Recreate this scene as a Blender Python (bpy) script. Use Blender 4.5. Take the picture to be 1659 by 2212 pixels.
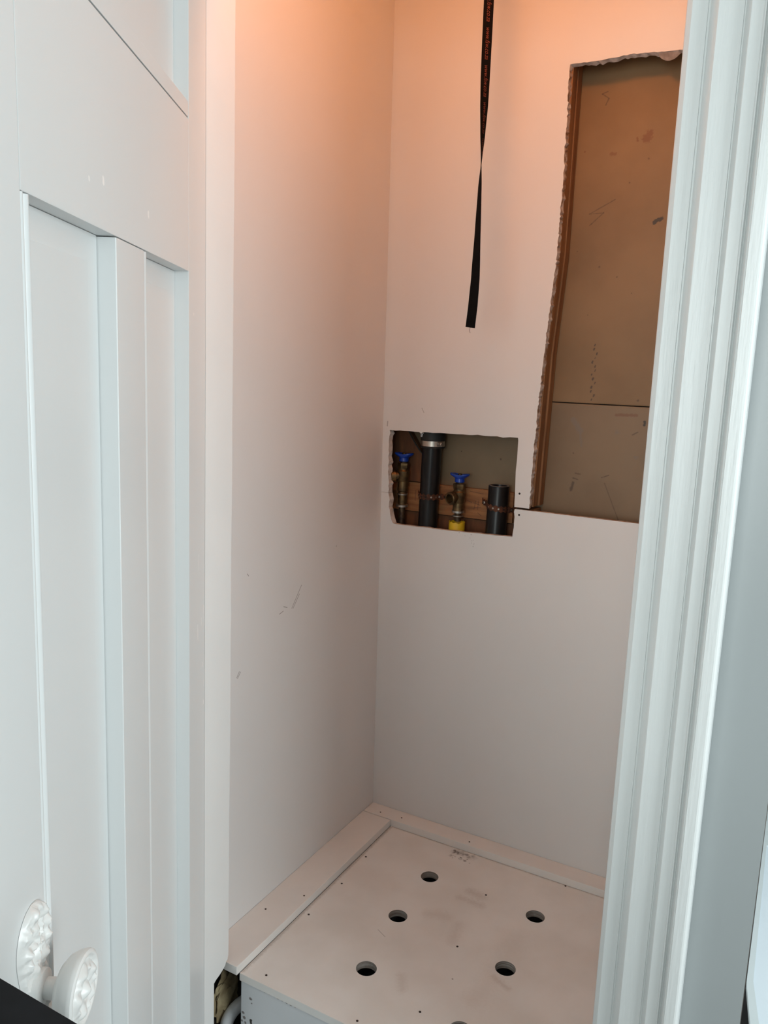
import bpy, bmesh, math, random
from mathutils import Vector, Matrix, noise
random.seed(7)
C = bpy.context.scene
for o in list(bpy.data.objects): bpy.data.objects.remove(o)
COL = C.collection
S, EYE = 1.12, 1.50                        # all measures below are in eye-to-shelf units, times S; EYE = lens height (m)
def P(x, y, z): return Vector((S*x, S*y, S*z + EYE))

# ------------------------------------------------------------------ camera
yaw, pitch, roll = math.radians(-28.55), math.radians(-9.61), math.radians(2.26)
F0 = Vector((math.sin(yaw), math.cos(yaw), 0)); R0 = Vector((math.cos(yaw), -math.sin(yaw), 0)); U0 = Vector((0, 0, 1))
Fw = math.cos(pitch)*F0 + math.sin(pitch)*U0; U2 = -math.sin(pitch)*F0 + math.cos(pitch)*U0
Rt = math.cos(roll)*R0 + math.sin(roll)*U2; Up = -math.sin(roll)*R0 + math.cos(roll)*U2
cam = bpy.data.cameras.new('camera'); co = bpy.data.objects.new('camera', cam); COL.objects.link(co)
co.matrix_world = Matrix(((Rt.x, Up.x, -Fw.x, 0), (Rt.y, Up.y, -Fw.y, 0), (Rt.z, Up.z, -Fw.z, EYE), (0, 0, 0, 1)))
cam.sensor_fit = 'VERTICAL'; cam.sensor_height = 24.0; cam.sensor_width = 18.0
cam.lens = 24.0*1750/2212; cam.clip_start = 0.02; cam.clip_end = 100
C.camera = co

# ------------------------------------------------------------------ world, daylight, exposure
w = bpy.data.worlds.new('sky'); C.world = w; w.use_nodes = True
bg = w.node_tree.nodes['Background']; bg.inputs[0].default_value = (0.62, 0.80, 1.0, 1); bg.inputs[1].default_value = 0.15
def area(name, loc, rot, sx, sy, power, col):
    l = bpy.data.lights.new(name, 'AREA'); l.shape = 'RECTANGLE'; l.size = sx; l.size_y = sy; l.energy = power; l.color = col
    o = bpy.data.objects.new(name, l); COL.objects.link(o); o.location = loc; o.rotation_euler = rot; return o
# daylight entering through the hall window in the right wall and fill added at an unseen rear window
area('window_daylight', (2.12, 0.10, 1.55), (0, math.radians(90), 0), 1.25, 1.5, 59.5, (0.90, 0.985, 1.0))
area('rear_fill_light', (-0.2, -2.12, 1.6), (math.radians(90), 0, 0), 1.5, 1.2, 39, (0.935, 1.0, 0.975))
LAMP = P(-0.47, 1.01, 0.725)
LAMP_POWER, LAMP_COL = 75.0, (1.0, 0.315, 0.07)
C.view_settings.view_transform = 'Standard'; C.view_settings.look = 'None'
C.view_settings.exposure = 0.0; C.view_settings.gamma = 1.0; C.view_settings.use_curve_mapping = False

# ------------------------------------------------------------------ materials
def mat(name, col, rough=0.5, var=0.0, vscale=8, bump=0.0, bscale=120, metal=0.0, spec=0.5, col2=None, stretch=None, coat=0.0):
    m = bpy.data.materials.new(name); m.use_nodes = True; nt = m.node_tree; b = nt.nodes['Principled BSDF']
    b.inputs['Roughness'].default_value = rough; b.inputs['Metallic'].default_value = metal
    b.inputs['Specular IOR Level'].default_value = spec; b.inputs['Coat Weight'].default_value = coat
    tc = nt.nodes.new('ShaderNodeNewGeometry'); vec = tc.outputs['Position']
    if stretch:
        mp = nt.nodes.new('ShaderNodeMapping'); mp.inputs['Scale'].default_value = stretch; nt.links.new(vec, mp.inputs[0]); svec = mp.outputs[0]
    else: svec = vec
    rgb = nt.nodes.new('ShaderNodeMix'); rgb.data_type = 'RGBA'; rgb.name = 'base'
    rgb.inputs[6].default_value = (*col, 1); c2 = col2 or tuple(c*(1-var) for c in col); rgb.inputs[7].default_value = (*c2, 1)
    n = nt.nodes.new('ShaderNodeTexNoise'); n.inputs['Scale'].default_value = vscale; n.inputs['Detail'].default_value = 5; nt.links.new(svec, n.inputs['Vector'])
    r = nt.nodes.new('ShaderNodeMapRange'); r.inputs[1].default_value = 0.38; r.inputs[2].default_value = 0.66; nt.links.new(n.outputs[0], r.inputs[0])
    if var == 0 and not col2: rgb.inputs[0].default_value = 0
    else: nt.links.new(r.outputs[0], rgb.inputs[0])
    nt.links.new(rgb.outputs[2], b.inputs['Base Color'])
    if bump:
        n2 = nt.nodes.new('ShaderNodeTexNoise'); n2.inputs['Scale'].default_value = bscale; n2.inputs['Detail'].default_value = 3; nt.links.new(svec, n2.inputs['Vector'])
        bp = nt.nodes.new('ShaderNodeBump'); bp.inputs['Strength'].default_value = bump; bp.inputs['Distance'].default_value = 0.002
        nt.links.new(n2.outputs[0], bp.inputs['Height']); nt.links.new(bp.outputs[0], b.inputs['Normal'])
    m['out'] = 'base'; return m
_last = {}
def marks(m, segs, ragged=0.0):
    """strokes / blots: list of (A, B, radius, softness, colour, opacity) drawn into the base colour of m"""
    nt = m.node_tree; b = nt.nodes['Principled BSDF']; L = nt.links.new
    pos = nt.nodes.new('ShaderNodeNewGeometry').outputs['Position']
    nz = nt.nodes.new('ShaderNodeTexNoise'); nz.inputs['Scale'].default_value = 150; nz.inputs['Detail'].default_value = 6; nz.inputs['Roughness'].default_value = 0.7; L(pos, nz.inputs['Vector'])
    def vm(op, a, bb=None):
        n = nt.nodes.new('ShaderNodeVectorMath'); n.operation = op
        for i, v in ((0, a), (1, bb)):
            if v is None: continue
            if isinstance(v, (Vector, tuple)): n.inputs[i].default_value = tuple(v)
            else: L(v, n.inputs[i])
        return n
    def mt(op, a, bb=None, clamp=False):
        n = nt.nodes.new('ShaderNodeMath'); n.operation = op; n.use_clamp = clamp
        for i, v in ((0, a), (1, bb)):
            if v is None: continue
            if isinstance(v, (int, float)): n.inputs[i].default_value = v
            else: L(v, n.inputs[i])
        return n.outputs[0]
    cur = b.inputs['Base Color'].links[0].from_socket
    for A, B, rad, soft, col, op in segs:
        A = Vector(A); B = Vector(B); pa = vm('SUBTRACT', pos, A).outputs[0]; ba = B - A; ll = ba.length_squared
        if ll > 1e-9:
            h = mt('MULTIPLY', vm('DOT_PRODUCT', pa, ba).outputs['Value'], 1/ll, True)
            sc = nt.nodes.new('ShaderNodeVectorMath'); sc.operation = 'SCALE'; sc.inputs[0].default_value = ba; L(h, sc.inputs['Scale'])
            d = vm('LENGTH', vm('SUBTRACT', pa, sc.outputs[0]).outputs[0]).outputs['Value']
        else: d = vm('LENGTH', pa).outputs['Value']
        if ragged: d = mt('ADD', d, mt('MULTIPLY', mt('SUBTRACT', nz.outputs[0], 0.5), ragged*rad))
        mr = nt.nodes.new('ShaderNodeMapRange'); L(d, mr.inputs[0]); mr.inputs[1].default_value = rad*(1-soft); mr.inputs[2].default_value = rad
        mr.inputs[3].default_value = op; mr.inputs[4].default_value = 0
        mx = nt.nodes.new('ShaderNodeMix'); mx.data_type = 'RGBA'; L(mr.outputs[0], mx.inputs[0]); L(cur, mx.inputs[6]); mx.inputs[7].default_value = (*col, 1)
        cur = mx.outputs[2]
    L(cur, b.inputs['Base Color'])

M = {}
M['wall'] = mat('primed plasterboard', (0.73, 0.72, 0.71), 0.65, 0.03, 3, 0.03, 300)
M['lwall'] = mat('matt painted wall', (0.73, 0.72, 0.71), 0.6, 0.03, 3, 0.03, 260)
M['core'] = mat('torn gypsum edge', (0.62, 0.55, 0.50), 0.9, vscale=70, col2=(0.25, 0.14, 0.08), bump=0.4, bscale=400)
M['gypsum'] = mat('pale gypsum edge', (0.60, 0.54, 0.50), 0.9, vscale=90, col2=(0.42, 0.36, 0.32), bump=0.4, bscale=400)
M['door'] = mat('white gloss paint', (0.735, 0.757, 0.755), 0.32, 0.02, 4, 0.05, 60, stretch=(1, 1, 0.2))
M['trim'] = mat('brushed white gloss', (0.70, 0.725, 0.72), 0.35, 0.03, 30, 0.22, 260, stretch=(1, 1, 0.08))
M['jamb'] = mat('white satin jamb', (0.77, 0.77, 0.755), 0.45, 0.02, 10, 0.05, 80)
M['grey'] = mat('blue grey satin wall', (0.325, 0.35, 0.355), 0.38, 0.03, 5, 0.04, 60)
M['room'] = mat('pale room plaster', (0.74, 0.76, 0.76), 0.8, 0.03, 3)
M['floor'] = mat('dark floor boards', (0.05, 0.04, 0.035), 0.5, 0.3, 6, 0.1, 30, stretch=(1, 0.1, 1))
M['shelf'] = mat('scuffed white platform paint', (0.77, 0.755, 0.73), 0.42, vscale=9, col2=(0.71, 0.685, 0.65), bump=0.05, bscale=60)
M['batten'] = mat('white batten paint', (0.77, 0.745, 0.715), 0.45, 0.04, 14, 0.04, 60)
M['front'] = mat('chipped white panel', (0.66, 0.68, 0.70), 0.4, 0.04, 10, 0.03, 60)
M['ply'] = mat('raw plywood edge', (0.48, 0.44, 0.40), 0.8, vscale=1.2, col2=(0.16, 0.11, 0.085), stretch=(10, 10, 900))
M['raw'] = mat('raw framing darkened as shade', (0.075, 0.06, 0.045), 0.9, 0.4, 20)  # unfinished surfaces, darkened so the colour carries the shade of the gap
M['dark'] = mat('dark cavity', (0.012, 0.010, 0.009), 0.9, 0.3)
M['kraft'] = mat('brown hardboard lining', (0.245, 0.148, 0.066), 0.55, vscale=5, col2=(0.20, 0.118, 0.050), bump=0.05, bscale=40)
M['kraft2'] = mat('greyish hardboard lining', (0.222, 0.150, 0.085), 0.55, vscale=6, col2=(0.182, 0.120, 0.066), bump=0.05, bscale=40)
M['wood'] = mat('old framing timber', (0.33, 0.16, 0.065), 0.7, vscale=14, col2=(0.20, 0.09, 0.035), bump=0.2, bscale=60, stretch=(4, 4, 0.4))
M['nog'] = mat('orange pine nogging', (0.36, 0.155, 0.055), 0.65, vscale=20, col2=(0.22, 0.088, 0.03), bump=0.2, bscale=60, stretch=(0.5, 3, 5))
M['brace'] = mat('dark red timber', (0.17, 0.060, 0.019), 0.7, vscale=20, col2=(0.09, 0.032, 0.011), stretch=(3, 3, 0.6))
M['abs'] = mat('black plastic pipe', (0.006, 0.006, 0.007), 0.3, vscale=60, spec=0.3, col2=(0.015, 0.014, 0.014), stretch=(1, 1, 0.3))
M['rubber'] = mat('black rubber', (0.012, 0.012, 0.012), 0.6, 0.2)
M['steel'] = mat('stainless band', (0.62, 0.56, 0.50), 0.35, 0.2, 40, metal=1)
M['brass'] = mat('tarnished brass', (0.20, 0.13, 0.06), 0.42, vscale=60, col2=(0.075, 0.05, 0.027), metal=0.85, bump=0.2, bscale=200)
M['bronze'] = mat('dark solder joint', (0.13, 0.085, 0.05), 0.45, vscale=80, col2=(0.05, 0.03, 0.02), metal=0.7, bump=0.2, bscale=200)
M['tin'] = mat('dull tin', (0.45, 0.42, 0.38), 0.4, 0.3, 60, metal=0.9)
M['blue'] = mat('blue enamel handle', (0.004, 0.045, 0.36), 0.3, 0.15, 40)
M['yellow'] = mat('yellow plastic', (0.74, 0.50, 0.02), 0.45, 0.1, 30)
M['rust'] = mat('rusted steel', (0.12, 0.042, 0.018), 0.75, vscale=90, col2=(0.045, 0.018, 0.01), metal=0.3, bump=0.4, bscale=300)
M['strap'] = mat('black webbing', (0.006, 0.0055, 0.0055), 0.9, 0.2, 60, 0.3, 900, spec=0.08)
M['red'] = mat('red print', (0.17, 0.035, 0.022), 0.7, 0.2, 200)
M['foam'] = mat('yellowed foam', (0.42, 0.34, 0.20), 0.9, vscale=40, col2=(0.26, 0.19, 0.10), bump=0.6, bscale=120)
M['pvc'] = mat('white plastic pipe', (0.75, 0.76, 0.78), 0.3, 0.03, 10)
M['black'] = mat('matt black laminate', (0.009, 0.010, 0.012), 0.8, 0.25, 60, spec=0.25)
M['cab'] = mat('white cabinet frame', (0.72, 0.78, 0.79), 0.4, 0.02, 10)
M['cabp'] = mat('white panel with sky tint', (0.82, 0.90, 0.96), 0.35, 0.01, 6)  # blue cast of the skylight is put into this white
M['enamel'] = mat('thick white enamel', (0.80, 0.80, 0.78), 0.28, 0.03, 30)
M['screw'] = mat('dark screw head', (0.05, 0.035, 0.03), 0.5, 0.3, 200, metal=0.6)
M['white'] = mat('white lamp fitting', (0.8, 0.8, 0.78), 0.4)
gl = bpy.data.materials.new('lit bulb'); gl.use_nodes = True; nt = gl.node_tree; nt.nodes.remove(nt.nodes['Principled BSDF'])
em = nt.nodes.new('ShaderNodeEmission'); em.inputs[0].default_value = (*LAMP_COL, 1); em.inputs[1].default_value = LAMP_POWER
nt.links.new(em.outputs[0], nt.nodes['Material Output'].inputs[0]); M['bulb'] = gl
wg = bpy.data.materials.new('window glass'); wg.use_nodes = True; nt = wg.node_tree; bb = nt.nodes['Principled BSDF']
tr = nt.nodes.new('ShaderNodeBsdfTransparent'); mx = nt.nodes.new('ShaderNodeMixShader'); mx.inputs[0].default_value = 0.06
bb.inputs['Roughness'].default_value = 0.05; nt.links.new(tr.outputs[0], mx.inputs[1]); nt.links.new(bb.outputs[0], mx.inputs[2]); nt.links.new(mx.outputs[0], nt.nodes['Material Output'].inputs[0]); M['glass'] = wg

# ------------------------------------------------------------------ helpers
def empty(name, loc, rz=0.0, label=None, cat=None, group=None, kind=None):
    o = bpy.data.objects.new(name, None); COL.objects.link(o); o.location = loc; o.rotation_euler = (0, 0, rz); o.empty_display_size = 0.05
    o['mw'] = [v for r in (Matrix.Translation(Vector(loc)) @ Matrix.Rotation(rz, 4, 'Z')) for v in r]
    tag(o, label, cat, group, kind); return o
def tag(o, label=None, cat=None, group=None, kind=None):
    for k, v in (('label', label), ('category', cat), ('group', group), ('kind', kind)):
        if v: o[k] = v
    return o
def root_mw(p):
    v = list(p['mw']); return Matrix((v[0:4], v[4:8], v[8:12], v[12:16]))
def obj(name, bm, m, parent=None, smooth=False, local=False, label=None):
    """link the bmesh as ONE mesh object (vertices given in world space unless local)"""
    bmesh.ops.recalc_face_normals(bm, faces=bm.faces[:])
    me = bpy.data.meshes.new(name)
    mats = m if isinstance(m, (list, tuple)) else [m]
    mw = root_mw(parent) if parent is not None else Matrix.Identity(4)
    if parent is not None and not local: bm.transform(mw.inverted())
    if smooth:
        for f in bm.faces: f.smooth = True
        for e in bm.edges:
            if len(e.link_faces) == 2 and e.calc_face_angle(0) > math.radians(38): e.smooth = False
    bm.to_mesh(me); bm.free()
    for k in mats: me.materials.append(k)
    o = bpy.data.objects.new(name, me); COL.objects.link(o)
    if parent is not None:
        o.parent = parent; o['mw'] = [v for r in mw for v in r]
    if label: o['label'] = label
    return o
def setmw(o, mw=Matrix.Identity(4)): o['mw'] = [v for r in mw for v in r]; return o
def box(bm, a, b, bev=0.0, mi=0):
    x0, y0, z0 = a; x1, y1, z1 = b
    v = [bm.verts.new(c) for c in ((x0,y0,z0),(x1,y0,z0),(x1,y1,z0),(x0,y1,z0),(x0,y0,z1),(x1,y0,z1),(x1,y1,z1),(x0,y1,z1))]
    fs = [bm.faces.new([v[i] for i in q]) for q in ((0,3,2,1),(4,5,6,7),(0,1,5,4),(1,2,6,5),(2,3,7,6),(3,0,4,7))]
    for f in fs: f.material_index = mi
    if bev:
        es = list({e for f in fs for e in f.edges}); bmesh.ops.bevel(bm, geom=es, offset=bev, segments=2, profile=0.7, affect='EDGES')
    return bm
def nb(): return bmesh.new()
def ubox(a, b, bev=0.0):                     # box in scene units
    p, q = P(*a), P(*b); return box(nb(), [min(i, j) for i, j in zip(p, q)], [max(i, j) for i, j in zip(p, q)], bev)
def frame_of(ax):
    ax = Vector(ax).normalized(); t = Vector((0, 0, 1)) if abs(ax.z) < 0.9 else Vector((1, 0, 0))
    a = ax.cross(t).normalized(); return ax, a, ax.cross(a)
def lathe(bm, c, ax, prof, seg=28, mi=0, start_cap=True, end_cap=True):
    """prof: list of (distance along axis, radius)"""
    ax, a, b = frame_of(ax); c = Vector(c); rings = []
    for d, r in prof:
        rings.append([bm.verts.new(c + ax*d + (a*math.cos(2*math.pi*i/seg) + b*math.sin(2*math.pi*i/seg))*max(r, 1e-5)) for i in range(seg)])
    for r0, r1 in zip(rings, rings[1:]):
        for i in range(seg):
            bm.faces.new((r0[i], r0[(i+1)%seg], r1[(i+1)%seg], r1[i])).material_index = mi
    if start_cap: bm.faces.new(rings[0][::-1]).material_index = mi
    if end_cap: bm.faces.new(rings[-1]).material_index = mi
    return bm
def tube(bm, pts, r, seg=14, caps=True):
    pts = [Vector(p) for p in pts]; rings = []; prev = None
    for i, p in enumerate(pts):
        t = (pts[min(i+1, len(pts)-1)] - pts[max(i-1, 0)]).normalized()
        if prev is None: _, a, b = frame_of(t)
        else:
            a = (prev - t*prev.dot(t)).normalized(); b = t.cross(a)
        prev = a; rr = r[i] if isinstance(r, (list, tuple)) else r
        rings.append([bm.verts.new(p + (a*math.cos(2*math.pi*k/seg) + b*math.sin(2*math.pi*k/seg))*rr) for k in range(seg)])
    for r0, r1 in zip(rings, rings[1:]):
        for k in range(seg): bm.faces.new((r0[k], r0[(k+1)%seg], r1[(k+1)%seg], r1[k]))
    if caps: bm.faces.new(rings[0][::-1]); bm.faces.new(rings[-1])
    return bm
def prism(bm, outline, to3d, d0, d1, holes=(), mi_face=0, mi_side=0, back=None):
    """fill a 2-D outline with holes, give it thickness d0..d1 along the third axis of to3d(u,v,d)"""
    loops = [outline] + list(holes); edges = []; rings = []
    for lp in loops:
        vs = [bm.verts.new(to3d(u, v, d0)) for u, v in lp]; rings.append(vs)
        edges += [bm.edges.new((vs[i], vs[(i+1)%len(vs)])) for i in range(len(vs))]
    if len(loops) == 1:
        fs = [bm.faces.new(rings[0])]
    else:
        g = bmesh.ops.triangle_fill(bm, use_beauty=True, use_dissolve=False, edges=edges)['geom']; fs = [f for f in g if isinstance(f, bmesh.types.BMFace)]
    mp = {}
    for lp, vs in zip(loops, rings):
        for (u, v), a in zip(lp, vs): mp[a] = bm.verts.new(to3d(*(back(u, v) if back else (u, v)), d1))
    for f in fs:
        f.material_index = mi_face; bm.faces.new([mp[a] for a in reversed(f.verts[:])]).material_index = mi_face
    for vs in rings:
        for i in range(len(vs)):
            a, b = vs[i], vs[(i+1)%len(vs)]; bm.faces.new((a, b, mp[b], mp[a])).material_index = mi_side
    return bm
def ragged(pts, amp, step, closed=False, skip=()):
    out = []
    n = len(pts)
    for i in range(n if closed else n-1):
        a = Vector(pts[i]).to_2d(); b = Vector(pts[(i+1)%n]).to_2d(); L = (b-a).length; out.append(tuple(a))
        if i in skip or L < step: continue
        k = max(2, int(L/step)); nrm = Vector((-(b-a).y, (b-a).x))/L
        for j in range(1, k):
            out.append(tuple(a + (b-a)*j/k + nrm*random.gauss(0, amp) + (b-a)/k*random.uniform(-.3, .3)))
    if not closed: out.append(tuple(pts[-1]))
    return out
def extrude_profile(bm, prof, z0, z1):
    """prof: closed list of scene-unit (x, y); straight vertical moulding"""
    a = [bm.verts.new(P(x, y, z0)) for x, y in prof]; b = [bm.verts.new(P(x, y, z1)) for x, y in prof]; n = len(prof)
    for i in range(n): bm.faces.new((a[i], a[(i+1)%n], b[(i+1)%n], b[i]))
    bm.faces.new(a[::-1]); bm.faces.new(b); return bm
FL = -EYE/S                                  # floor level in scene units
CE = (2.50-EYE)/S
YB, YF = 1.540, 0.905                        # closet back wall face, hall face of the partition

# ================================================================== setting: shell
def shell(name, bm, m): return tag(obj(name, bm, m), kind='structure')
shell('floor', ubox((-2.0, -2.0, FL-0.05), (2.0, 3.0, FL)), M['floor'])
shell('ceiling', ubox((-2.0, -2.0, CE), (2.0, 3.0, CE+0.05)), M['room'])
shell('wall_hall_left', ubox((-2.05, -2.0, FL), (-2.0, 3.0, CE)), M['room'])
shell('wall_hall_far', ubox((-0.04, 2.95, FL), (2.0, 3.0, CE)), M['room'])
def wall_with_window(name, to3d, u0, u1, hole):
    bm = prism(nb(), [(u0, FL), (u1, FL), (u1, CE), (u0, CE)], to3d, 0, 0.05, holes=[hole]); return shell(name, bm, M['room'])
wy0, wy1, wz0, wz1 = -0.62, 0.80, -0.55, 0.62
wall_with_window('wall_hall_right', lambda u, v, d: P(2.0+d, u, v), -2.0, 3.0, [(wy0, wz0), (wy1, wz0), (wy1, wz1), (wy0, wz1)])
wall_with_window('wall_hall_rear', lambda u, v, d: P(u, -2.0-d, v), -2.0, 2.0, [(-0.9, -0.5), (0.55, -0.5), (0.55, 0.66), (-0.9, 0.66)])
def window(name, to3d, u0, u1, v0, v1):
    t = setmw(tag(obj(name, prism(nb(), [(u0, v0), (u1, v0), (u1, v1), (u0, v1)], to3d, 0.0, 0.045,
        holes=[[(u0+.04, v0+.04), (u1-.04, v0+.04), (u1-.04, v1-.04), (u0+.04, v1-.04)]]), M['door']), kind='structure'))
    obj('pane', prism(nb(), [(u0+.04, v0+.04), (u1-.04, v0+.04), (u1-.04, v1-.04), (u0+.04, v1-.04)], to3d, 0.02, 0.025), M['glass'], t)
    um = (u0+u1)/2; obj('mullion', prism(nb(), [(um-.015, v0+.04), (um+.015, v0+.04), (um+.015, v1-.04), (um-.015, v1-.04)], to3d, 0.028, 0.042), M['door'], t)
window('window_1', lambda u, v, d: P(2.0+d, u, v), wy0, wy1, wz0, wz1)
window('added_window', lambda u, v, d: P(u, -2.0-d, v), -0.9, 0.55, -0.5, 0.66)  # unseen rear window, added for light on surfaces facing the camera
# partition with the doorway; its right end is the narrow grey wall beside the architrave
HEAD = 0.60
XE = -0.0135
shell('wall_front', prism(nb(), [(-2.0, FL), (-0.8385, FL), (-0.8385, HEAD+.02), (-0.150, HEAD+.02), (-0.150, FL), (XE, FL), (XE, CE), (-2.0, CE)],
      lambda u, v, d: P(u, d, v), YF, YF+0.045, mi_side=1), [M['grey'], M['raw']])  # edge faces take the shade-dark colour of the gap behind the jamb
# closet side walls (the left one leans a little, as measured)
def lean(z): return -0.837 - 0.0127*(z+1.0)
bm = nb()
for z0, z1, mi in ((FL, -1.0, 1), (-1.0, CE, 0)):    # painted above the platform battens, raw below with the gap's shade in its colour
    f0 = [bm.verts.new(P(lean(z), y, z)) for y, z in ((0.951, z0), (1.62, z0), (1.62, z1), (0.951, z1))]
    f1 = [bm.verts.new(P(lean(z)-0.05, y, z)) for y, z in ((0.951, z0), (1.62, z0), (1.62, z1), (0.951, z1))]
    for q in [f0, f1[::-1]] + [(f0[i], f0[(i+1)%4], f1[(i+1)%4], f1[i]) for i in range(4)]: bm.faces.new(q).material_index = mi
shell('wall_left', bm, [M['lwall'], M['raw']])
shell('wall_right', ubox((-0.11, 0.951, FL), (-0.045, 1.62, CE)), M['wall'])

# ================================================================== back wall: plasterboard with two cut openings, studs and lining behind
wb = empty('wall_back', P(-0.5, YB, FL), kind='structure')
to_back = lambda u, v, d: P(u, d, v)
JZ = -0.2525
hatch_left = ragged([(-0.509, JZ+.0005), (-0.508, -0.142), (-0.505, -0.04), (-0.502, 0.02), (-0.497, 0.108), (-0.489, 0.236), (-0.488, 0.376), (-0.489, 0.489), (-0.4905, 0.563)], 0.0007, 0.0042)
hatch_top = ragged([(-0.490, 0.568), (-0.433, 0.567), (-0.384, 0.570), (-0.337, 0.5665), (-0.285, 0.564), (-0.17, 0.563)], 0.0006, 0.006)
hole_left = ragged([(-0.829, JZ), (-0.831, -0.20), (-0.8325, -0.16), (-0.832, -0.117)], 0.0008, 0.006)
hole_top = ragged([(-0.832, -0.1165), (-0.784, -0.116), (-0.761, -0.1165), (-0.756, -0.1195), (-0.752, -0.116), (-0.661, -0.1145), (-0.600, -0.114), (-0.542, -0.113)], 0.0006, 0.012)
hole_right = [(-0.541, -0.118), (-0.541, -0.154), (-0.542, -0.18), (-0.541, -0.21), (-0.540, JZ+.0005)]
def torn(u, v):
    if v > JZ+.001 and v < .5645 and -.512 < u < -.484: return u+random.uniform(.0005, .0035), v
    if v > .5595 and v < .574 and -.492 < u < -.28: return u+(.003 if u < -.4885 else 0), v-random.uniform(.001, .0045)
    if u < -.812 and u > -.836 and -.321 < v < -.1155: return u+random.uniform(.002, .0055), v
    return u, v
upper = [(-0.875, JZ)] + hole_left + hole_top + hole_right + hatch_left + hatch_top + [(-0.17, JZ), (-0.111, JZ), (-0.111, CE), (-0.875, CE)]
bm = prism(nb(), upper, to_back, YB, YB+0.011, mi_side=1, back=torn)
for f in bm.faces:
    c = f.calc_center_median()
    if f.material_index == 1 and (c.x < -0.545*S or c.z > P(0, 0, .558).z): f.material_index = 2
obj('plasterboard', bm, [M['wall'], M['core'], M['gypsum']], wb)
J2 = JZ - 0.0036
lower_hole = [(-0.539, J2)] + ragged([(-0.540, -0.262), (-0.5385, -0.285), (-0.540, -0.3135)], 0.0005, 0.009)[0:] + \
    ragged([(-0.540, -0.3135), (-0.587, -0.315), (-0.67, -0.318), (-0.779, -0.3195), (-0.813, -0.3195)], 0.0005, 0.012)[1:] + \
    ragged([(-0.816, -0.317), (-0.822, -0.300), (-0.826, -0.275), (-0.829, J2)], 0.001, 0.007)
lower = [(-0.111, J2)] + lower_hole[:-1] + [(-0.829, JZ-.0005), (-0.875, JZ-.0005), (-0.875, FL), (-0.111, FL)]
bm = prism(nb(), lower, to_back, YB, YB+0.011, mi_side=1, back=torn)
for f in bm.faces:
    c = f.calc_center_median()
    if f.material_index == 1 and (c.x < -0.545*S or c.z > P(0, 0, .558).z): f.material_index = 2
obj('plasterboard', bm, [M['wall'], M['core'], M['gypsum']], wb)
# timber frame behind
def lean_stud(xb, xt, y0, y1):
    zb, zt = JZ+.003, CE-.001; xq = xb + (xt-xb)*(zt-zb)/(0.60-zb)
    obj('stud', prism(nb(), [(-0.545, zb), (xb, zb), (xb+(xt-xb)*.33, 0.05), (xt, 0.24), (xt, zt), (-0.545, zt)], to_back, YB+y0, YB+y1), M['wood'], wb)
lean_stud(-0.5045, -0.4865, .0115, .036)
lean_stud(-0.5010, -0.4850, .0395, .064)
obj('stud', ubox((-0.872, YB+.0115, -0.40), (-0.846, YB+.064, CE-.001), 0.002), M['brace'], wb)
obj('stud', ubox((-0.158, YB+.0115, FL), (-0.115, YB+.064, CE-.001), 0.002), M['wood'], wb)
obj('stud', ubox((-0.537, YB+.0115, FL), (-0.505, YB+.064, -0.2565), 0.002), M['wood'], wb)
bm = prism(nb(), [(-0.900, -0.20), (-0.845, -0.12), (-0.809, -0.118), (-0.74, -0.216), (-0.74, -0.229), (-0.86, -0.229)], to_back, YB+.050, YB+.0642); obj('brace', bm, M['brace'], wb)
bm = nb(); box(bm, P(-0.862, YB+.0545, -0.2965), P(-0.562, YB+.0642, -0.2315), 0.002); obj('nogging', bm, M['nog'], wb)
bm = nb(); box(bm, P(-0.5615, YB+.059, -0.2965), P(-0.5375, YB+.0642, -0.2385), 0.002); obj('nogging', bm, M['brace'], wb)
obj('shade_board', ubox((-0.845, YB+.060, -0.48), (-0.5605, YB+.0645, -0.2985), .001), M['brace'], wb)  # added dark sheet that stands in for the shadow under the nogging
obj('lining_panel', ubox((-0.90, YB+.066, -0.0402), (-0.12, YB+.074, CE-.001), 0.0030), M['kraft'], wb)
obj('lining_panel', ubox((-0.90, YB+.066, -0.80), (-0.12, YB+.074, -0.0416), 0.0040), M['kraft2'], wb)
obj('backing', ubox((-0.90, YB+.0745, FL), (-0.11, YB+.079, CE-.001)), M['dark'], wb)
bm = nb()                                   # scrap of facing paper hanging from the hatch's top edge
n = 12; top = []; bot = []
for i in range(n+1):
    t = i/n; x = -0.337 + 0.040*t; s = math.sin(math.pi*t)**0.6
    top.append(P(x, YB+.0015, 0.5675)); bot.append(P(x, YB+.004+.004*s, 0.5665-0.0135*s))
tv = [bm.verts.new(p) for p in top]; bv = [bm.verts.new(p) for p in bot]
for i in range(n): bm.faces.new((tv[i], tv[i+1], bv[i+1], bv[i]))
g = bmesh.ops.solidify(bm, geom=bm.faces[:], thickness=0.0012); obj('torn_paper', bm, M['gypsum'], wb)
for x, z in ((-0.531, -0.224), (-0.529, -0.267)):
    obj('screw', lathe(nb(), P(x, YB+.0005, z), (0, -1, 0), [(0, .0024), (.0008, .0024), (.0012, .0016)], 10), M['screw'], wb)
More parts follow.
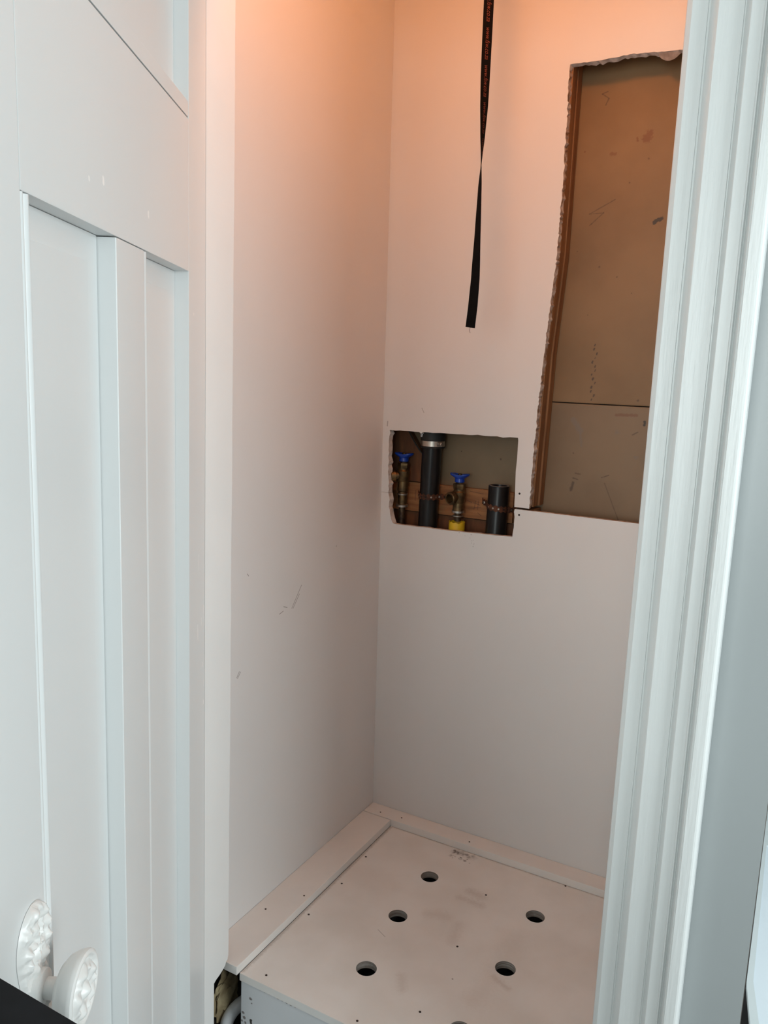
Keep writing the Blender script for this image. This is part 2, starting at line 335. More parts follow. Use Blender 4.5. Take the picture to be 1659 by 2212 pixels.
# pencil lines, smears and drips
def bk(x, z): return P(x, YB, z)
def ln(pts, f, r, soft, col, op): return [(f(*a), f(*b), r, soft, col, op) for a, b in zip(pts, pts[1:])]
dk = (0.10, 0.07, 0.06)
seg = [(bk(-0.838, -0.108), bk(-0.8375, -0.099), .0022, .8, dk, .5), (bk(-0.757, -0.066), bk(-0.752, -0.075), .0012, .8, dk, .5)]
for i in range(10): p = bk(random.gauss(-0.632, .010), random.gauss(-0.333, .007)); seg.append((p, p, random.uniform(.0008, .0016), .6, dk, .6))
marks(M['wall'], seg)
lwm = lambda y, z: P(lean(z), y, z)
seg = []
for a, b in (((1.237, -.399), (1.206, -.437)), ((1.230, -.415), (1.210, -.438)), ((1.191, -.432), (1.180, -.428)), ((1.179, -.436), (1.167, -.439)), ((1.074, -.345), (1.077, -.349)), ((1.055, -.515), (1.047, -.524)), ((1.052, -.513), (1.045, -.522))):
    seg.append((lwm(*a), lwm(*b), .0011, .6, (0.16, 0.13, 0.12), .75))
seg.append((lwm(1.359, -.344), lwm(1.359, -.344), .003, .8, dk, .4))
marks(M['lwall'], seg)
def lp(x, z): return P(x, YB+.066, z)
br = (0.16, 0.06, 0.025); dd = (0.06, 0.035, 0.022)
seg = ln([(-0.435, .535), (-0.445, .532), (-0.432, .523), (-0.437, .512)], lp, .0016, .6, dd, .6)          # scribble under the top edge
seg += ln([(-0.405, .342), (-0.452, .318), (-0.425, .319), (-0.450, .297), (-0.447, .30)], lp, .0013, .6, dd, .55)
seg += [(lp(-0.358, .445), lp(-0.352, .452), .0095, .35, br, .7), (lp(-0.420, .424), lp(-0.412, .423), .005, .5, br, .5), (lp(-0.470, .432), lp(-0.470, .432), .0028, .5, br, .6),
        (lp(-0.374, .447), lp(-0.373, .443), .0024, .5, br, .7), (lp(-0.381, .370), lp(-0.381, .370), .002, .5, dd, .6), (lp(-0.329, .297), lp(-0.318, .303), .0048, .3, (.03, .025, .02), .9)]
for i in range(14): z = -0.004 + .009*i*.9; p = lp(-0.420+.004*math.sin(i*1.9), z-.03+.0); seg.append((p, p + Vector((0.001, 0, .003)), random.uniform(.0011, .0024), .5, (.035, .025, .02), .75))
for x, z, r in ((-0.33, -.03, .003), (-0.47, .25, .002), (-0.39, .20, .002), (-0.36, .17, .0018), (-0.425, .22, .003), (-0.44, .13, .0018), (-0.35, .41, .0025)): seg.append((lp(x, z), lp(x, z), r, .6, dd, .6))
marks(M['kraft'], seg, 2.6)
gy = (0.19, 0.15, 0.115)
seg = [(lp(-0.452, -.075), lp(-0.437, -.095), .0085, .5, gy, .75), (lp(-0.437, -.095), lp(-0.432, -.125), .0035, .6, gy, .6), (lp(-0.366, -.092), lp(-0.362, -.092), .006, .7, gy, .6),
       (lp(-0.326, -.139), lp(-0.322, -.139), .005, .7, gy, .6), (lp(-0.314, -.070), lp(-0.314, -.076), .003, .3, (.03, .025, .02), .9), (lp(-0.373, -.178), lp(-0.387, -.184), .0012, .5, dd, .7),
       (lp(-0.447, -.140), lp(-0.447, -.140), .0022, .4, dd, .8), (lp(-0.446, -.215), lp(-0.443, -.200), .004, .6, dd, .7), (lp(-0.444, -.190), lp(-0.434, -.192), .0018, .6, dd, .6), (lp(-0.440, -.180), lp(-0.430, -.181), .0018, .6, dd, .5),
       (lp(-0.380, -.195), lp(-0.345, -.27), .0014, .6, dd, .45), (lp(-0.325, -.09), lp(-0.335, -.096), .0016, .6, dd, .6), (lp(-0.60, -.165), lp(-0.60, -.165), .003, .6, dd, .8), (lp(-0.69, -.156), lp(-0.69, -.156), .0016, .5, dd, .8), (lp(-0.37, -.060), lp(-0.33, -.058), .004, .7, br, .6)]
marks(M['kraft2'], seg, 2.6)

ng = lambda x, z: P(x, YB+.0545, z); dk2 = (.07, .035, .02)
seg = []
for a, b in (((-.650, -.262), (-.636, -.266)), ((-.648, -.272), (-.634, -.270)), ((-.646, -.258), (-.649, -.276)), ((-.639, -.256), (-.641, -.276)), ((-.665, -.259), (-.655, -.262)), ((-.640, -.283), (-.632, -.288)), ((-.690, -.285), (-.690, -.275)), ((-.690, -.275), (-.680, -.275)), ((-.790, -.25), (-.790, -.272)), ((-.66, -.238), (-.63, -.241))):
    seg.append((ng(*a), ng(*b), .0013, .7, dk2, .6))
marks(M['nog'], seg, 1.0)
# ================================================================== pipes and valves in the small opening
pipe_rail = 1.573
dp = empty('drain_pipe', P(-0.746, pipe_rail, -0.42), label='tall black drain pipe with rubber coupling at its top', cat='pipe')
obj('pipe', tube(nb(), [P(-0.7475, pipe_rail, -0.42), P(-0.7445, pipe_rail, -0.12)], .0210*S, 28), M['abs'], dp, True)
obj('rubber_coupling', lathe(nb(), P(-0.7435, pipe_rail, -0.1500), (0, 0, 1), [(0, .0210*S), (0, .0262*S), (.003, .0266*S), (.004, .0248*S), (.016, .0248*S), (.018, .0266*S), (.037, .0266*S), (.039, .0240*S), (.041, .020*S)], 32), M['rubber'], dp, True)
cl = obj('hose_clamp', lathe(nb(), P(-0.7435, pipe_rail, -0.1460), (0, 0, 1), [(0, .0250*S), (0, .0258*S), (.0125, .0258*S), (.0125, .0250*S)], 36, start_cap=False, end_cap=False), M['steel'], dp, True, label='stainless hose clamp')
obj('clamp_screw', lathe(nb(), P(-0.7195, pipe_rail-.017, -0.1410), (0.9, -0.45, 0.05), [(-.008, .0045), (.004, .0045), (.004, .0060), (.009, .0060), (.010, .0045)], 6), M['tin'], cl)
bm = nb(); R = .0276*S                      # white patch of primer on the coupling
ring = []
for i in range(9):
    a = math.radians(205 + 42*i/8); h0 = .0235 + .003*abs(math.sin(i*1.7)); h1 = .0365
    c = P(-0.7435, pipe_rail, -0.1500)
    ring.append((bm.verts.new(c + Vector((math.cos(a)*(.0266*S+.0004), math.sin(a)*(.0266*S+.0004), h0 + (.008 if i > 6 else 0)))), bm.verts.new(c + Vector((math.cos(a)*(.0266*S+.0004), math.sin(a)*(.0266*S+.0004), h1)))))
for p, q in zip(ring, ring[1:]): bm.faces.new((p[0], q[0], q[1], p[1]))
obj('paint_patch', bm, M['pvc'], dp, label='white paint smear')
sp = empty('standpipe', P(-0.587, pipe_rail, -0.42), label='short open-topped black standpipe at the right', cat='pipe')
bm = lathe(nb(), P(-0.5900, pipe_rail, -0.42), (0.012, 0, 1), [(0, .0215*S), (.2265, .0215*S), (.228, .0210*S), (.228, .0184*S), (.226, .0178*S), (.12, .0178*S), (.12, .001)], 36)
obj('pipe', bm, M['abs'], sp, True)
obj('pipe_rim', lathe(nb(), P(-0.5874, pipe_rail, -0.2166), (0.012, 0, 1), [(0, .0213*S), (.0007, .0210*S), (.0007, .0182*S), (0, .0180*S)], 36, start_cap=False, end_cap=False), mat('worn pipe rim', (.20, .19, .18), .5, .2, 60), sp, True, label='scuffed grey cut rim')
def valve(name, x, zc, turn, label, ring_z, bot):
    """gate valve: inlet pipe, body, spout, bonnet and a wing handle; zc = spout height"""
    t = empty(name, P(x, pipe_rail, bot), label=label, cat='valve', group='valves in the wall opening')
    c = P(x, pipe_rail, zc); k = S*.001
    h = lambda z: P(0, 0, z).z - c.z
    obj('inlet_pipe', lathe(nb(), c, (0, 0, 1), [(h(bot), 7.2*k), (h(ring_z)-.004, 7.2*k)], 20), M['bronze'], t, True)
    b = obj('valve_body', lathe(nb(), c, (0, 0, 1), [(h(ring_z), 10*k), (-36*k, 10*k), (-34*k, 12*k), (-14*k, 11.5*k), (-12*k, 13*k), (9*k, 14*k), (12*k, 11.5*k), (16*k, 11.5*k)], 24), M['brass'], t, True)
    obj('coupling_ring', lathe(nb(), c, (0, 0, 1), [(h(ring_z)-.006, 9*k), (h(ring_z)-.005, 13.5*k), (h(ring_z), 13.5*k), (h(ring_z)+.0015, 10*k)], 24), M['tin'], t, True)
    obj('collar', lathe(nb(), c, (0, 0, 1), [(-44*k, 10.6*k), (-43*k, 11.8*k), (-41*k, 11.8*k), (-40*k, 10.6*k)], 24), M['tin'], t, True)
    obj('bonnet', lathe(nb(), c, (0, 0, 1), [(16*k, 12.5*k), (22*k, 13.5*k), (27*k, 13.5*k), (28*k, 7*k), (36*k, 6*k)], 6), M['brass'], t)
    d = Vector((math.cos(turn), math.sin(turn), -0.12)).normalized()
    obj('spout', lathe(nb(), c, d, [(0, 9*k), (17*k, 9*k), (18*k, 13.5*k), (27*k, 13.8*k), (28*k, 12.8*k), (28*k, 9.6*k), (12*k, 8.5*k), (12*k, .5*k)], 24), M['brass'], t, True)
    bm = nb(); seg = 36; rings = []           # wing handle: two-lobed dished wheel
    for hh, rr, lob in ((29, 7, 0), (31, 10.5, 0), (38, 10, .1), (40, 14, .5), (41.5, 19.5, 1), (44, 21.5, 1), (46.5, 21, 1), (46.5, 17, 1), (43.5, 12, .6), (43, 5, 0)):
        ring = []
        for i in range(seg):
            a = 2*math.pi*i/seg; r = rr*(1 - lob*0.42*math.sin(a)**2); z = hh + lob*3.0*(math.cos(a)**2)
            ring.append(bm.verts.new(c + Vector((math.cos(a+.12)*r, math.sin(a+.12)*r, z))*k))
        rings.append(ring)
    for r0, r1 in zip(rings, rings[1:]):
        for i in range(seg): bm.faces.new((r0[i], r0[(i+1)%seg], r1[(i+1)%seg], r1[i]))
    bm.faces.new(rings[0][::-1]); bm.faces.new(rings[-1])
    hd = obj('handle', bm, M['blue'], t, True, label='blue wing handle')
    obj('handle_screw', lathe(nb(), c, (0, 0, 1), [(45*k, 4.5*k), (48*k, 4.5*k), (49*k, 3*k)], 12), M['brass'], hd, True)
    return t
valve('water_valve', -0.811, -0.2155, math.radians(215), 'blue-handled brass valve left of the tall drain pipe', -0.281, -0.42)
valve('water_valve', -0.6762, -0.2485, math.radians(-112), 'blue-handled brass valve between the two black pipes', -0.279, -0.302)
yp = lathe(nb(), P(-0.6778, pipe_rail, -0.42), (0.004, 0, 1), [(0, .0172*S), (.130, .0172*S), (.1305, .0160*S), (.118, .0150*S), (.118, .0005)], 40)
for v in yp.verts:
    if v.co.z > P(0, 0, -0.308).z: v.co.z += .0035*noise.noise(Vector((v.co.x*160, v.co.y*160, 3))) + .0015*noise.noise(Vector((v.co.x*500, v.co.y*500, 9)))
tag(obj('pipe_sleeve', yp, M['yellow'], None, True), 'bright yellow plastic sleeve under the middle valve', 'sleeve')
def hanger(name, pts, zs, label, n=90, mm=M['rust']):
    """perforated scalloped hanger band along a plan path pts, heights zs at its ends"""
    pts = [Vector(p) for p in pts]; L = [0]
    for a, b in zip(pts, pts[1:]): L.append(L[-1] + (b-a).length)
    def at(s):
        for i in range(len(pts)-1):
            if s <= L[i+1] or i == len(pts)-2:
                t = (s-L[i])/(L[i+1]-L[i]); return pts[i].lerp(pts[i+1], t), (pts[i+1]-pts[i]).normalized()
    bm = nb(); prev = None; holes = []; T = L[-1]; pitch_ = 0.0125
    for i in range(n+1):
        s = T*i/n; p, d = at(s); nr = Vector((d.y, -d.x)); z = zs[0] + (zs[1]-zs[0])*i/n
        hw = .0062 + .0015*math.cos(2*math.pi*s/pitch_); col_ = []
        for o_, dz in ((0, -hw), (0, hw), (.0012, hw), (.0012, -hw)):
            q = p + nr*o_; col_.append(bm.verts.new((q.x, q.y, z*S + EYE + dz)))
        if prev:
            for k in range(4): bm.faces.new((prev[k], prev[(k+1)%4], col_[(k+1)%4], col_[k]))
        else: bm.faces.new(col_)
        prev = col_
    bm.faces.new(prev[::-1])
    t = setmw(tag(obj(name, bm, mm), label, 'strap', 'perforated pipe straps'))
    s = pitch_/2
    while s < T:
        p, d = at(s); nr = Vector((d.y, -d.x)); z = zs[0] + (zs[1]-zs[0])*s/T
        q = p + nr*.0013
        obj('perforation', lathe(nb(), (q.x, q.y, z*S+EYE), (nr.x, nr.y, 0), [(-.0006, .0022), (.0002, .0022)], 8), M['tin'] if random.random() < .5 else M['dark'], t)
        s += pitch_
    return t
def around(cx, r, xl, xr, yl, yr):
    a = [(xl*S, yl*S)]
    for i in range(19):
        t = math.radians(180 + 180*i/18); a.append(((cx + r*math.cos(t))*S, (pipe_rail + r*math.sin(t))*S))
    a.append((xr*S, yr*S)); return a
hanger('hanger_strap', around(-0.746, .0217, -0.782, -0.699, YB+.0532, YB+.0532), (-0.2555, -0.2545), 'rusty perforated strap around the tall drain pipe')
hanger('hanger_strap', around(-0.5883, .0217, -0.630, -0.547, YB+.0532, YB+.0575), (-0.2555, -0.2680), 'rusty perforated strap around the short standpipe')
for x, z in ((-0.6265, -0.2545),):
    tag(obj('pan_screw', lathe(nb(), P(x+.0040, YB+.0452, z-.0028), (-.5, -1, 0), [(0, .0042), (.0016, .0042), (.003, .0026)], 12), M['tin'], None, True), 'shiny screw pinning the standpipe strap to the timber', 'screw')
cb = nb(); pts = [P(-0.822, YB+.046, -0.10)]
for i in range(1, 11): t = i/10; pts.append(P(-0.813 + .05*t, YB+.047, -0.114 - .062*t - .006*math.sin(t*3.1)))
tag(obj('cable', tube(cb, pts, .0016, 8), M['rubber'], None, True), 'thin black cable running diagonally behind the drain pipe', 'cable')

# ================================================================== doorway trim
rat = lambda r, y: (r*y, y)
jb = ragged([(0.955, -0.968), (0.955, -0.2), (0.955, 0.2), (0.955, HEAD)], 0.0003, 0.03)
bm = prism(nb(), [(0.8951, HEAD), (0.8951, FL), (0.919, FL), (0.919, -0.9965), (0.925, -0.993), (0.932, -0.991), (0.940, -0.987), (0.9475, -0.982), (0.9490, -0.977), (0.953, -0.975)] + jb,
           lambda u, v, d: P(d, u, v), -0.783, -0.803)
shell('trim_1', bm, M['jamb'])
prof = [rat(-.1914, .9500), rat(-.1914, .9044), rat(-.1908, .9022), rat(-.1868, .8985), rat(-.1856, .8975), rat(-.1690, .8975), rat(-.1682, .8990), rat(-.1664, .8990), rat(-.1656, .8970), rat(-.1592, .8862), rat(-.1580, .8852), rat(-.1320, .8852), rat(-.1312, .8868), rat(-.1300, .8868), rat(-.1294, .8850), rat(-.1258, .8772), rat(-.1248, .8762),
        rat(-.1125, .8765), rat(-.1115, .8750), rat(-.1101, .8748), rat(-.1094, .8765), rat(-.1082, .8785), rat(-.1076, .8780), rat(-.1046, .8690), rat(-.1038, .8680), rat(-.1026, .8677), rat(-.1020, .8668), rat(-.0905, .8666), rat(-.0885, .8672), rat(-.0868, .8688), rat(-.0853, .8715), rat(-.0847, .8755), rat(-.0838, .9049), (-0.150, .9049), (-0.150, .9500)]
bm = extrude_profile(nb(), prof, FL, HEAD+.11)
shell('trim_2', bm, M['trim'])
shell('trim_4', ubox((-0.930, 0.8845, FL), (-0.832, 0.9048, HEAD+.11), .004), M['trim'])
shell('trim_3', ubox((-0.783, 0.8965, HEAD), (-0.173, 0.95, HEAD+.02)), M['jamb'])

# ================================================================== the open panelled door
DU, DN = Vector((0.462, -0.887, 0)), Vector((0.887, 0.462, 0))
rz = math.atan2(-0.887, 0.462); hinge = P(-0.7825, 0.8945, FL)
door = empty('door_1', hinge, rz, kind='structure')
dl = lambda u, z, off: Vector((u*S, off*S, z*S + EYE))          # door-local: along the leaf, height, towards the closet side
DT, DB, DW, TH = HEAD-.004, FL+.006, 0.640, -0.031
RB = -0.0185
def dbox(name, u0, u1, z0, z1, o0, o1, bev=.0012, m=None, label=None):
    return obj(name, box(nb(), dl(u0, z0, o0), dl(u1, z1, o1), bev), m or M['door'], door, False, True, label)
dbox('stile', 0.0005, 0.0885, DB, DT, TH, 0)
MR0, MR1 = 0.1205, 0.3030
dbox('rail', 0.0890, 0.5500, MR0, MR1, TH, 0)
dbox('rail', 0.0890, 0.5500, 0.520, DT, TH, 0)
dbox('rail', 0.0890, 0.5500, DB, -1.10, TH, 0)
def rounded_member(name, u0, u1, z0, z1, crack):
    """stile whose far (latch-side panel) edge carries a worn rounded bead"""
    bm = nb(); pr = [(u0, TH), (u0, -.0045), (u0+.0006, -.0020), (u0+.0022, -.0006), (u0+.0040, -.0004), (u0+.0062, -.0016), (u0+.0082, -.0016), (u0+.0084, -crack), (u0+.0096, -crack), (u0+.0098, -.0010), (u0+.0110, -.0004), (u0+.014, 0), (u1-.0008, 0), (u1, -.0008), (u1, TH)]
    a = [bm.verts.new(dl(u, z0, o)) for u, o in pr]; b = [bm.verts.new(dl(u, z1, o)) for u, o in pr]
    for i in range(len(pr)): bm.faces.new((a[i], a[(i+1)%len(pr)], b[(i+1)%len(pr)], b[i]))
    bm.faces.new(a[::-1]); bm.faces.new(b); return obj(name, bm, M['door'], door, True, True)
dbox('stile', 0.5505, DW, DB, DT, TH, 0)
bm = nb(); pr = [(.5345, TH), (.5345, -.0030), (.5352, -.0012), (.5368, -.0002), (.5385, .0002), (.5402, -.0004), (.5420, -.0022), (.5438, -.0024), (.5455, -.0006), (.5472, .0004), (.5488, .0002), (.5500, -.0008), (.5500, TH)]
a = [bm.verts.new(dl(u, -1.099, o)) for u, o in pr]; b = [bm.verts.new(dl(u, MR0-.0006, o)) for u, o in pr]
for i in range(len(pr)): bm.faces.new((a[i], a[(i+1)%len(pr)], b[(i+1)%len(pr)], b[i]))
bm.faces.new(a[::-1]); bm.faces.new(b); obj('bead', bm, M['door'], door, True, True)
rounded_member('muntin', 0.2585, 0.3545, -1.099, MR0-.0012, .012)
def dpanel(u0, u1, z0, z1, gap=0.0):
    """sunk panel with a faint raised field"""
    bm = nb(); box(bm, dl(u0, z0, TH+.004), dl(u1, z1, RB)); m1 = .026
    box(bm, dl(u0+m1, z0+m1, RB-.002), dl(u1-m1, z1-m1, RB+.0011), .0008); return obj('panel', bm, M['door'], door, False, True)
dpanel(0.0890, 0.2575, -1.099, MR0-.0005); dpanel(0.3560, 0.5340, -1.099, MR0-.0005); dpanel(0.0890, 0.5498, MR1+.0005, 0.5195)
dbox('moulding', 0.0892, 0.5496, MR1+.0022, MR1+.0205, RB, -.0004, .0008)
# handle: long ornate back plate, neck and relief knob, all thick with paint
KU, KZ = 0.577, -0.5015
plate = nb(); nu, nv = 40, 110; W2, H2 = .0268, .0725; grid = []
def plate_w(t):                               # half width: two oval lobes joined by a waist behind the knob
    a = abs(t)
    return W2*max(0, 1 - ((a-.55)/.45)**2)**.5 if a > .55 else W2*(1 - .22*math.cos(math.pi*a/1.1)**2)
for j in range(nv+1):
    t = -1 + 2*j/nv; row = []; hw = max(plate_w(t), .0004)
    for i in range(nu+1):
        q = -1 + 2*i/nu; u = KU - .002 + q*hw; z = KZ + t*H2; x_ = q*hw; y_ = (abs(t)-.57)*H2
        rr = math.hypot(x_/.020, y_/.030); th_ = math.atan2(y_, x_)
        e = min(1, (1-abs(q))*6)*min(1, (1-abs(t))*25)
        rel = .0050*math.exp(-((rr-.85)/.20)**2)*(.65+.35*math.cos(9*th_)) + .0045*math.exp(-((rr-.35)/.22)**2)*(.5+.5*math.cos(5*th_)) + .004*math.exp(-(rr/.16)**2)
        rel += .0022*noise.noise(Vector((u*190, z*160, 1.3))) + .0012*noise.noise(Vector((u*420, z*400, 4.1)))
        row.append(plate.verts.new(dl(u, z, .0003 + e*(.0035 + max(-.002, rel)))))
    grid.append(row)
for j in range(nv):
    for i in range(nu): plate.faces.new((grid[j][i], grid[j][i+1], grid[j+1][i+1], grid[j+1][i]))
kn = setmw(obj('handle_plate', plate, M['enamel'], door, True, True, 'ornate painted back plate'), root_mw(door))
kc = root_mw(door) @ dl(KU, KZ, 0)
kn2 = lathe(nb(), kc, DN, [(.002, .0175), (.011, .0165), (.0130, .0120), (.0132, .0095), (.0240, .0095), (.0252, .0102)], 32)
obj('neck', kn2, M['enamel'], kn, True)
bm = nb(); seg = 110; rings = []
ax, a_, b_ = frame_of(DN)
KP = [(.0240, .0100), (.0246, .0150), (.0275, .0225), (.0325, .0290), (.0385, .0325), (.0430, .0338), (.0450, .0343), (.0475, .0338), (.0488, .0322)]
NK = 26
KP += [(.0490, .0322*(1 - i/NK)) for i in range(1, NK)]
for k, (d, r) in enumerate(KP):
    ring = []
    for i in range(seg):
        a = 2*math.pi*i/seg; q = a_*math.cos(a) + b_*math.sin(a); dd_ = d; rr = r
        if k > 3: rr *= 1 + .012*noise.noise(Vector((math.cos(a)*2.5, math.sin(a)*2.5, 2.0)))
        if k > 8:
            f = r/.0322
            dd_ += -.0030*math.exp(-((f-.80)/.07)**2) + .0034*math.exp(-((f-.56)/.15)**2)*max(0, .35 + .65*math.cos(5*a + .5))
            dd_ += .0030*math.exp(-((f-.60)/.06)**2)*max(0, math.cos(5*a + .5 + math.pi))**3 + .0050*math.exp(-(f/.17)**2) - .0022*math.exp(-((f-.27)/.07)**2)
            dd_ += .0016*noise.noise(q*r*150)*min(1, (1-f)*5)
        ring.append(bm.verts.new(kc + ax*dd_ + q*rr))
    rings.append(ring)
for r0, r1 in zip(rings, rings[1:]):
    for i in range(seg): bm.faces.new((r0[i], r0[(i+1)%seg], r1[(i+1)%seg], r1[i]))
bm.faces.new(rings[0][::-1]); bm.faces.new(rings[-1])
obj('knob', bm, M['enamel'], kn, True, label='round white knob with floral relief')
dm = lambda u, z: hinge + DU*(u*S) + Vector((0, 0, (z-FL)*S))
wt = (.93, .93, .91); seg = []
for a, b, r in (((.038, -.262), (.038, -.284), .0012), ((.008, -.345), (.005, -.376), .0016), ((.021, -.360), (.021, -.372), .001), ((.043, -.364), (.042, -.386), .0018), ((.016, -.43), (.015, -.436), .0018), ((.004, -.445), (.007, -.470), .001), ((.009, -.492), (.009, -.497), .002),
                ((.419, .159), (.419, .157), .002), ((.385, .166), (.385, .162), .0032), ((.254, .161), (.253, .157), .003), ((.519, -.326), (.515, -.332), .003), ((.50, -.325), (.498, -.322), .002), ((.064, .07), (.064, .068), .0016)):
    seg.append((dm(*a), dm(*b), r, .5, wt, .9))
marks(M['door'], seg, 2.0)

# ================================================================== perforated platform
pf = empty('platform', P(-0.45, 1.0, FL), label='low white boxed platform with round vent holes in its top', cat='platform')
def circ(x, y, r, n=40): return [(x + r*math.cos(-2*math.pi*i/n), y + r*math.sin(-2*math.pi*i/n)) for i in range(n)]
holes = [(-0.609, 1.374), (-0.607, 1.233), (-0.385, 1.370), (-0.589, 1.084), (-0.385, 1.210), (-0.398, 1.046), (-0.20, 1.37), (-0.20, 1.21), (-0.20, 1.046)]
bm = prism(nb(), [(-0.765, 0.963), (-0.112, 0.963), (-0.112, 1.4985), (-0.765, 1.4985)], lambda u, v, d: P(u, v, d), -1.0, -1.0135, holes=[circ(x, y, .0178) for x, y in holes], mi_side=1)
for f in bm.faces:
    if f.material_index == 1:
        c_ = f.calc_center_median()
        if abs(c_.y - .963*S) < .002 or abs(c_.x + .765*S) < .002: f.material_index = 0
obj('top_panel', bm, [M['shelf'], M['ply']], pf)
obj('front_panel', ubox((-0.7645, 0.9665, FL), (-0.112, 0.978, -1.0137), .001), M['front'], pf)
obj('side_panel', ubox((-0.764, 0.9785, FL), (-0.752, 1.4985, -1.0137), .001), M['front'], pf)
obj('batten', ubox((-0.8368, 0.9555, -0.9998), (-0.7655, 1.4938, -0.984), .0012), M['batten'], pf)
obj('batten', ubox((-0.8365, 1.4960, -0.9998), (-0.112, 1.5395, -0.984), .0012), M['batten'], pf)
def scr(x, y, z, r=.0023): obj('screw', lathe(nb(), P(x, y, z), (0, 0, 1), [(0, r), (.0005, r), (.0009, r*.6)], 10), M['screw'], pf)
for x, y in ((-0.753, 1.364), (-0.751, 1.148), (-0.724, .982), (-0.468, 1.046), (-0.544, .978), (-0.478, 1.216), (-0.489, 1.380), (-0.363, 1.493), (-0.748, 1.26)): scr(x, y, -1.0)
for x, y in ((-0.80, 1.51), (-0.748, 1.515), (-0.58, 1.509), (-0.815, 1.10), (-0.777, 1.17)): scr(x, y, -0.984, .0020)
pt = lambda x, y: P(x, y, -1.0)
dg = (0.10, 0.085, 0.075); sm = (0.47, 0.40, 0.35); seg = []
for i in range(34):
    p = pt(-0.604+abs(random.gauss(0, .026)), 1.488-abs(random.gauss(0, .016))); seg.append((p, p, random.uniform(.0018, .006), .85, dg, random.uniform(.3, .75)))
seg += [(pt(-.600, 1.484), pt(-.585, 1.486), .014, .95, dg, .45), (pt(-.570, 1.480), pt(-.560, 1.484), .012, .95, dg, .3)]
for a, b, r, o in (((-.520, 1.375), (-.495, 1.37), .016, .5), ((-.505, 1.345), (-.485, 1.345), .013, .45), ((-.53, 1.345), (-.52, 1.345), .012, .4), ((-.395, 1.18), (-.365, 1.168), .009, .5), ((-.50, 1.27), (-.49, 1.22), .014, .3), ((-.53, 1.10), (-.515, 1.075), .012, .35), ((-.40, 1.12), (-.39, 1.30), .03, .2), ((-.56, 1.27), (-.53, 1.28), .018, .3)):
    seg.append((pt(*a), pt(*b), r*1.15, .95, sm, o*.8))
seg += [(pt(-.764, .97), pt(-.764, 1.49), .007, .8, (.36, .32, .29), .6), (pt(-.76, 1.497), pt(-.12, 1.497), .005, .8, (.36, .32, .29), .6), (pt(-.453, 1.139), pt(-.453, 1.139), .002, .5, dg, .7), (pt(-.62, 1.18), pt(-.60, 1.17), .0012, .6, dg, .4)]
marks(M['shelf'], seg, 1.8)
fp = lambda x, z: P(x, .9665, z); seg = []
for x, z in ((-.745, -1.042), (-.742, -1.050), (-.760, -1.075), (-.757, -1.084), (-.762, -1.092), (-.755, -1.093), (-.76, -1.10)): seg.append((fp(x, z), fp(x, z), random.uniform(.002, .0045), .4, (.09, .06, .045), .8))
seg += [(fp(-.743, -1.083), fp(-.743, -1.088), .0034, .3, (.02, .015, .012), 1), (fp(-.762, -1.12), fp(-.752, -1.13), .012, .6, (.30, .19, .12), .8)]
for i in range(9): x = -.725+.011*i*.8; seg.append((fp(x, -1.0165), fp(x+.002, -1.0165), random.uniform(.0012, .0026), .4, (.06, .04, .035), .8))
marks(M['front'], seg, 2.4)
# under the end of the side batten: white waste bend and a lump of foam in the dark gap
el = [P(-.809, .983, FL)] + [P(-.809, .983, -1.16)] + [P(-.809 + .014*(1-math.cos(t)), .983 + .034*(1-math.cos(t)), -1.138 + .032*math.sin(t)) for t in [math.pi/2*i/8 for i in range(9)]]
tag(obj('waste_pipe', tube(nb(), el, .0112*S, 24), M['pvc'], None, True), 'white plastic waste pipe bend in the gap left of the platform', 'pipe')
fm = nb(); bmesh.ops.create_icosphere(fm, subdivisions=4, radius=1.0)
for v in fm.verts:
    d = v.co.normalized(); s_ = 1 + .35*noise.noise(d*2.2) + .16*noise.noise(d*6) + .06*noise.noise(d*15)
    v.co = Vector((d.x*.011*s_, d.y*.034*s_, d.z*.048*s_)) + P(-.825, 1.000, -1.095)
tag(obj('foam_lump', fm, M['foam'], None, True), 'crumbly yellowed foam lump behind the white waste pipe', 'insulation')

# ================================================================== hanging strap with red print
YS = 1.30
rows = [(CE, -0.5555, 12), (0.70, -0.5545, 14), (0.593, -0.5540, 20), (0.53, -0.5535, 24), (0.479, -0.5530, 31), (0.440, -0.5523, 42), (0.397, -0.5520, 63), (0.352, -0.5518, 87), (0.313, -0.5518, 106), (0.239, -0.5512, 122), (0.165, -0.5508, 146), (0.120, -0.5525, 158), (0.0835, -0.5552, 162)]
def strap_at(z):
    for (z0, x0, a0), (z1, x1, a1) in zip(rows, rows[1:]):
        if z <= z0 + 1e-6 and z >= z1 - 1e-6:
            t = (z0-z)/(z0-z1); t2 = t*t*(3-2*t)*.35 + t*.65; return x0+(x1-x0)*t, a0+(a1-a0)*t2
    return rows[-1][1], rows[-1][2]
SW = 0.0186
view = math.atan2(-YS, 0.5525)                # the print side turns a little away from the doorway
def strap_pt(z, s, out=0.0):
    x, a = strap_at(z); a = math.radians(a) + math.radians(23); wd = Vector((math.cos(a), math.sin(a), 0)); nr = Vector((wd.y, -wd.x, 0))
    return P(x, YS, z) + wd*s + nr*out
bm = nb(); prev = None; NZ = 150
for i in range(NZ+1):
    z = CE + (rows[-1][0]-CE)*i/NZ
    q = [bm.verts.new(strap_pt(z, s, o)) for s, o in ((-SW/2, .0006), (0, .0008), (SW/2, .0006), (SW/2, -.0006), (0, -.0008), (-SW/2, -.0006))]
    if i == NZ:
        for k in (1, 4): q[k].co.z += .001
        q[2].co.z += .002; q[3].co.z += .002
    if prev:
        for k in range(6): bm.faces.new((prev[k], prev[(k+1)%6], q[(k+1)%6], q[k]))
    else: bm.faces.new(q)
    prev = q
bm.faces.new(prev[::-1])
